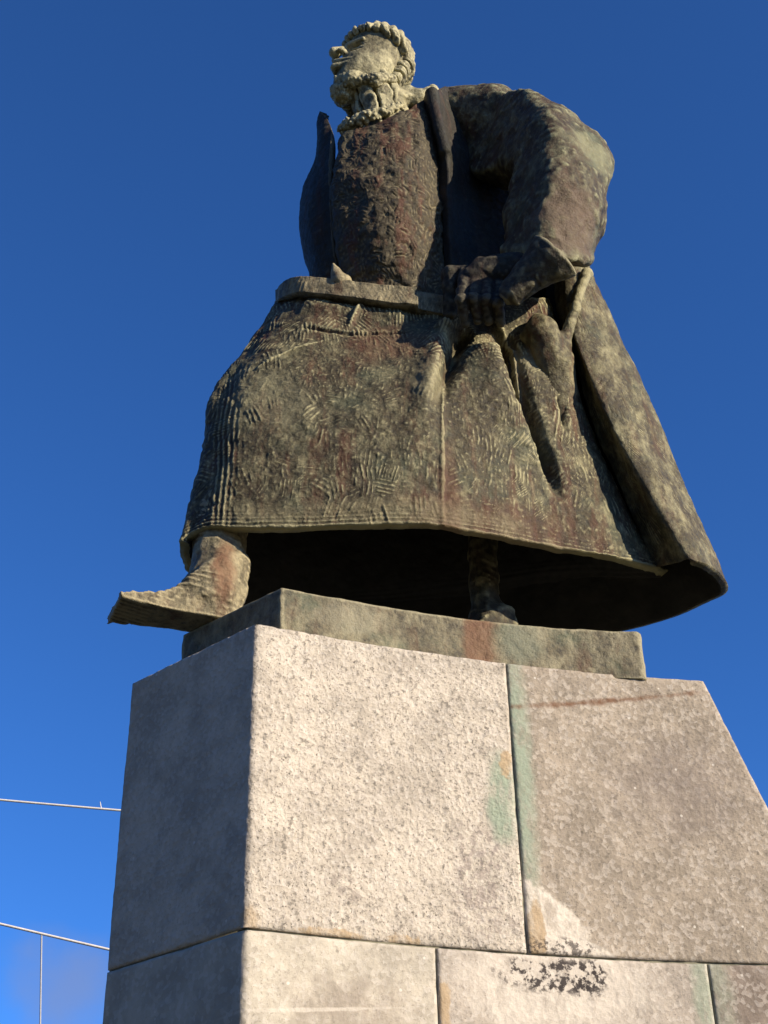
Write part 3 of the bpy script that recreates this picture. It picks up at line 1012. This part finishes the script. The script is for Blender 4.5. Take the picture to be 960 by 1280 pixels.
# --- boots
hl, hr = np.array([-.60, 4.294]), np.array([-.69, 4.45])
fd = np.array([-.92, -.38]); fd /= np.linalg.norm(fd)
fl = np.array([.38, -.92]); fl /= np.linalg.norm(fl)           # towards the viewer
def make_boot(toe_c, heading, side, length, w_toe, w_heel, ank, leg_top, leg_r, seed):
    h = np.array([heading[0], heading[1], 0]); s = np.array([side[0], side[1], 0])
    org = np.array([toe_c[0], toe_c[1], Z_PL + .002])
    ank, leg_top = np.array(ank), np.array(leg_top)
    def f(P):
        q = P - org
        a = -(q @ h)                     # 0 at toe, grows to the heel
        b = q @ s
        c = q[:, 2]
        t = np.clip(a / length, 0, 1)
        hw = w_toe + (w_heel - w_toe) * np.sqrt(t)
        top = .026 + .19 * t ** 1.15
        d = np.maximum((np.abs(b) - hw * (1 - .55 * np.clip(c / .2, 0, 1))) * .8, np.maximum((c - top) * .85, -c))
        d = np.maximum(d, np.maximum(-a - .25 * c, a - length))
        leg = seg_cone(P, ank, leg_top, leg_r * .88, leg_r * 1.12)
        d = smin(d, leg, .15)
        rough = .006 * fbm(P, 22, 3, seed) * np.clip(c / .05, .3, 1) + .004 * np.sin(P[:, 2] * 260 + P[:, 0] * 90 + 4 * vnoise(P, 12, seed + 5)) * np.clip(vnoise(P, 9, seed + 7), 0, 1)
        tread = .003 * np.sin(b * 260 + a * 60) * np.exp(-np.abs(c) / .03) * (a < .12)
        return np.maximum(d + rough, -c + tread + .006)
    pts = [org, org - h * length, leg_top, org + s * w_toe, org - s * w_toe]
    return f, box_of(pts, .2)
toe_n, toe_f = AZ(150, 746, Z_PL)[:2], AZ(137, 784, Z_PL)[:2]
toe_c = (toe_n + toe_f) / 2
sd = (toe_n - toe_f); wt = np.linalg.norm(sd) / 2
f, (lo, hi) = make_boot(toe_c, fd, fl, .42, wt, .06, A(268, 736, 4.35), A(277, 650, 4.40), .092, 111)
lo[2] = Z_PL - .02
sculpt('boot', f, lo, hi, .006, M_boot, statue)
ank2 = A(605, 772, 4.70)
ank2[2] = Z_PL + .10
tc2 = ank2[:2] + fd * .20
f, (lo, hi) = make_boot(tc2, fd, fl, .30, .07, .06, ank2, ank2 + np.array([.03, .06, .80]), .058, 121)
lo[2] = Z_PL - .02
sculpt('boot', f, lo, hi, .010, M_glove, statue)  # darker bronze than the front boot, colouring in the skirt's shade

# --- head, hair, beard, neck and collar
HC = A(466, 76, 4.52)
HS = 0.82
hf = np.array([-.84, -.40, .30]); hf /= np.linalg.norm(hf)
hu = np.array([0, 0, 1.0]); hu -= hf * (hu @ hf); hu /= np.linalg.norm(hu)
hl_ = np.cross(hu, hf)                                           # his left, towards the viewer
HR = np.array([hf, hl_, hu])
def to_head(P):
    return ((P - HC) @ HR.T) / HS
def hw(a, b, c):
    return HC + HS * (a * hf + b * hl_ + c * hu)
def near_only(d, amp, fn, P):
    """add fine relief only close to the surface"""
    m = np.abs(d) < .06
    if m.any():
        d[m] += amp * fn(P[m])
    return d
def f_head(P):
    Q = to_head(P)
    Q2 = Q.copy(); Q2[:, 1] = np.abs(Q2[:, 1])
    d = ellipsoid(Q, (-.03, 0, .03), (.20, .182, .20))
    d = smin(d, ellipsoid(Q, (.045, 0, -.17), (.120, .128, .22)), .05)
    d = smin(d, ellipsoid(Q, (-.03, 0, -.15), (.15, .168, .20)), .05)                       # jaw and cheek
    d = smin(d, seg_cone(Q2, (.162, .015, -.026), (.112, .124, -.040), .026, .014), .008)     # brow
    d = smax(d, -ellipsoid(Q2, (.165, .084, -.098), (.100, .064, .046)), .006)              # socket
    d = smin(d, ellipsoid(Q2, (.078, .084, -.096), (.036, .046, .027)), .004)
    d = smin(d, seg_cone(Q2, (.130, .040, -.068), (.086, .128, -.082), .013, .006), .003)   # lids
    d = smin(d, seg_cone(Q2, (.118, .042, -.126), (.080, .126, -.112), .011, .006), .003)
    d = smin(d, seg_cone(Q, (.158, 0, -.028), (.222, 0, -.124), .020, .033), .012)           # nose
    d = smin(d, ellipsoid(Q2, (.178, .042, -.136), (.036, .022, .022)), .010)
    d = smax(d, -ellipsoid(Q2, (.196, .036, -.160), (.020, .014, .020)), .004)
    d = smin(d, seg_cone(Q2, (.188, 0, -.200), (.118, .090, -.216), .022, .012), .005)      # lips
    d = smin(d, seg_cone(Q2, (.182, 0, -.252), (.116, .080, -.240), .024, .013), .005)
    d = smax(d, -seg_cone(Q2, (.212, 0, -.226), (.140, .090, -.228), .013, .009), .003)
    return near_only(d * HS, .003, lambda p: fbm(p, 26, 2, 131), P)

def f_beard(P):
    Q = to_head(P)
    Q2 = Q.copy(); Q2[:, 1] = np.abs(Q2[:, 1])
    d = ellipsoid(Q, (.070, -.03, -.375), (.080, .070, .078))
    d = smin(d, seg_cone(Q2, (.06, .070, -.365), (-.06, .138, -.345), .040, .038), .04)
    d = smin(d, seg_cone(Q2, (-.06, .138, -.345), (-.14, .13, -.25), .038, .032), .03)
    d = smin(d, seg_cone(Q2, (.120, .0, -.330), (.06, .085, -.340), .035, .035), .02)
    d = smax(d, -ellipsoid(Q, (.20, 0, -.215), (.14, .135, .085)), .012)
    return near_only(d * HS, .012, lambda p: worley(p * np.array([1, 1, .6]), 62, 133) - .5 + .5 * fbm(p, 30, 2, 134), P)

def f_hair(P):
    Q = to_head(P)
    a, b, c = Q[:, 0], Q[:, 1], Q[:, 2]
    th = np.arctan2(b / .19, a / .215)
    back = .5 - .5 * np.cos(th)                               # 0 at the brow, 1 at the nape
    rr = .032 + .014 * back
    ca, cb = .195 * np.cos(th) - .015, .183 * np.sin(th)
    cc = .060 - .075 * back + .03 * np.sin(th) ** 2
    lock = np.abs(np.sin(th * 13 + 1.3 * vnoise(P, 14, 135) + c * 16))
    q = np.sqrt((a - ca) ** 2 + (b - cb) ** 2 + (c - cc) ** 2)
    d = q - rr - .005 * (lock - .6) + .040 * np.exp(-(lock / .28) ** 2) * np.clip(.45 + (cc - c) / rr * .7, .12, 1)
    dome = ellipsoid(Q, (-.025, 0, .05), (.215, .195, .21))
    dome = smax(dome, -(c - .05), .02) - .006 * np.sin(th * 20)
    d = smin(d, dome, .015)
    # locks down the nape
    nape = smin(seg_cone(np.stack([a, np.abs(b), c], 1), (-.18, .11, -.02), (-.16, .12, -.20), .045, .035), ellipsoid(Q, (-.15, 0, -.12), (.08, .13, .13)), .03)
    nape = nape + .022 * np.exp(-(np.abs(np.sin(c * 48 + b * 14)) / .3) ** 2)
    d = smin(d, nape, .02)
    return near_only(d * .8 * HS, .007, lambda p: fbm(p, 28, 3, 137), P)

N0 = hw(-.06, 0, -.24)
N1 = N0 + np.array([.10, .02, -.50])
nd = (N1 - N0) / np.linalg.norm(N1 - N0)
def f_neck(P):
    d = seg_cone(P, N0, N1, .115, .135)
    q = P - N0
    q = q - (q @ nd)[:, None] * nd
    ang = np.arctan2(q @ np.array([0, -1.0, 0]), q @ np.array([-1.0, 0, 0]))
    g = np.abs(np.sin(ang * 4 + .2 + .25 * vnoise(P, 9, 141)))
    d = d + .05 * np.exp(-(g / .16) ** 2)
    d = smin(d, seg_cone(P, A(496, 128, 4.52), A(540, 118, 4.52), .07, .035), .03)
    return near_only(d * .8, .012, lambda p: fbm(p, 18, 3, 139), P)

cp = [A(432, 160, 4.44), A(445, 152, 4.40), A(462, 145, 4.375), A(480, 140, 4.38), A(500, 134, 4.42)]
def f_collar(P):
    d = None
    for i in range(len(cp) - 1):
        q = seg_cone(P, cp[i], cp[i + 1], .034 - .004 * i, .034 - .004 * (i + 1))
        d = q if d is None else np.minimum(d, q)
    return near_only(d, .024, lambda p: worley(p, 44, 151) - .6, P)

lo, hi = box_of([hw(.0, 0, -.08)], .33)
head = sculpt('head', f_head, lo, hi, .005, M_head, statue)
lo, hi = box_of([hw(.0, 0, -.36)], .20)
lo[2] -= .02
sculpt('beard', f_beard, lo, hi, .0048, M_head, head)
lo, hi = box_of([hw(-.02, 0, .03)], .30)
sculpt('hair', f_hair, lo, hi, .0052, M_head, head)
lo, hi = box_of([N0, N1, A(540, 118, 4.52)], .2)
sculpt('neck', f_neck, lo, hi, .0075, M_head, statue)
lo, hi = box_of(cp, .09)
sculpt('collar', f_collar, lo, hi, .005, M_head, statue)

# ------------------------------------------------------------------ overhead wires
M_wire = plain('pale cable sheath', (.62, .60, .56), 0.5, 40, .1)
M_thin = plain('grey wire', (.25, .26, .28), 0.5, 40, .1)
def tube(name, pts, r, mat, parent=None, n=8):
    pts = np.array(pts)
    d = np.gradient(pts, axis=0)
    d /= np.linalg.norm(d, axis=1, keepdims=True)
    ref = np.array([0, 0, 1.0]) if abs(d[0][2]) < .9 else np.array([1.0, 0, 0])
    e1 = np.cross(d, ref); e1 /= np.linalg.norm(e1, axis=1, keepdims=True)
    e2 = np.cross(d, e1)
    th = np.linspace(0, 2 * math.pi, n, endpoint=False)
    G = pts[:, None] + r * (np.cos(th)[None, :, None] * e1[:, None] + np.sin(th)[None, :, None] * e2[:, None])
    return link(name, solid_mesh(name, G), mat, parent)
def cable(p, q, sag, ext0, ext1, n=60):
    d = q - p
    t = np.linspace(-ext0, 1 + ext1, n)
    P = p + d * t[:, None]
    L = np.linalg.norm(d)
    P[:, 2] += sag * ((t - .5) * L) ** 2
    return P
pa, pb = A(0, 1000, 9.0), A(148, 1013, 9.0)
c1 = tube('overhead_cable', cable(pa, pb, .004, 14, 14), .008, M_wire)
tag(c1, 'thin pale overhead cable, the upper one, with a loose tie end', 'cable', 'overhead cables beside the pedestal')
tp = A(127, 1011, 9.0)
tube('cable_tie', [tp, tp + np.array([-.008, 0, .022]), tp + np.array([-.014, 0, .05])], .003, M_wire, c1)
pa, pb = A(0, 1155, 8.6), A(132, 1186, 8.6)
c2 = tube('overhead_cable', cable(pa, pb, .004, 14, 10), .008, M_wire)
tag(c2, 'thin pale overhead cable, the lower one, carrying a hanging wire', 'cable', 'overhead cables beside the pedestal')
wp = A(52, 1166, 8.6)
w = tube('hanging_wire', [A(52 - k * .09, 1166 + k * 6, 8.6) for k in range(40)], .0055, M_thin)
tag(w, 'thin grey wire hanging straight down from the lower cable', 'wire')

# ------------------------------------------------------------------ ground
m = NT('worn lawn')
g = m.mix(m.ramp(m.noise(1.2, 6, .6), .3, .7), (.03, .036, .016), (.055, .055, .028))
m.l(m.mix(m.ramp(m.noise(30, 4, .6), .35, .7), g, (.07, .062, .04)), m.p.inputs['Base Color'])
m.p.inputs['Roughness'].default_value = .95
gr = mesh_fast('ground', [(-1500, -1500, 0), (1500, -1500, 0), (1500, 1500, 0), (-1500, 1500, 0)], [(0, 1, 2, 3)])
tag(link('ground', gr, m.m), kind='structure')

m = NT('added sky blocker grass')  # slope added out of view to hold sky light off the shaded faces
m.l(m.mix(m.ramp(m.noise(.35, 8, .65), .35, .65), (.022, .026, .012), (.05, .05, .026)), m.p.inputs['Base Color'])
m.p.inputs['Roughness'].default_value = 1.0
ph = np.linspace(math.radians(165), math.radians(272), 60)
rr = np.linspace(16, 120, 50)
PH, RR = np.meshgrid(ph, rr)
t = np.clip((RR - 16) / 26, 0, 1)
hh = 24 * t * t * (3 - 2 * t)
w = np.clip((PH - ph[0]) / .5, 0, 1) * np.clip((ph[-1] - PH) / .4, 0, 1)
w = w * w * (3 - 2 * w)
G = np.stack([RR * np.cos(PH), 4 + RR * np.sin(PH), hh * w - .05], -1)
G[..., 2] += (1.2 * fbm(G * np.array([1, 1, 0]), .12, 3, 201) + .3) * t * w
tag(link('added_sky_blocker', mesh_fast('added_sky_blocker', G.reshape(-1, 3), grid_faces(50, 60)), m.m), kind='structure')
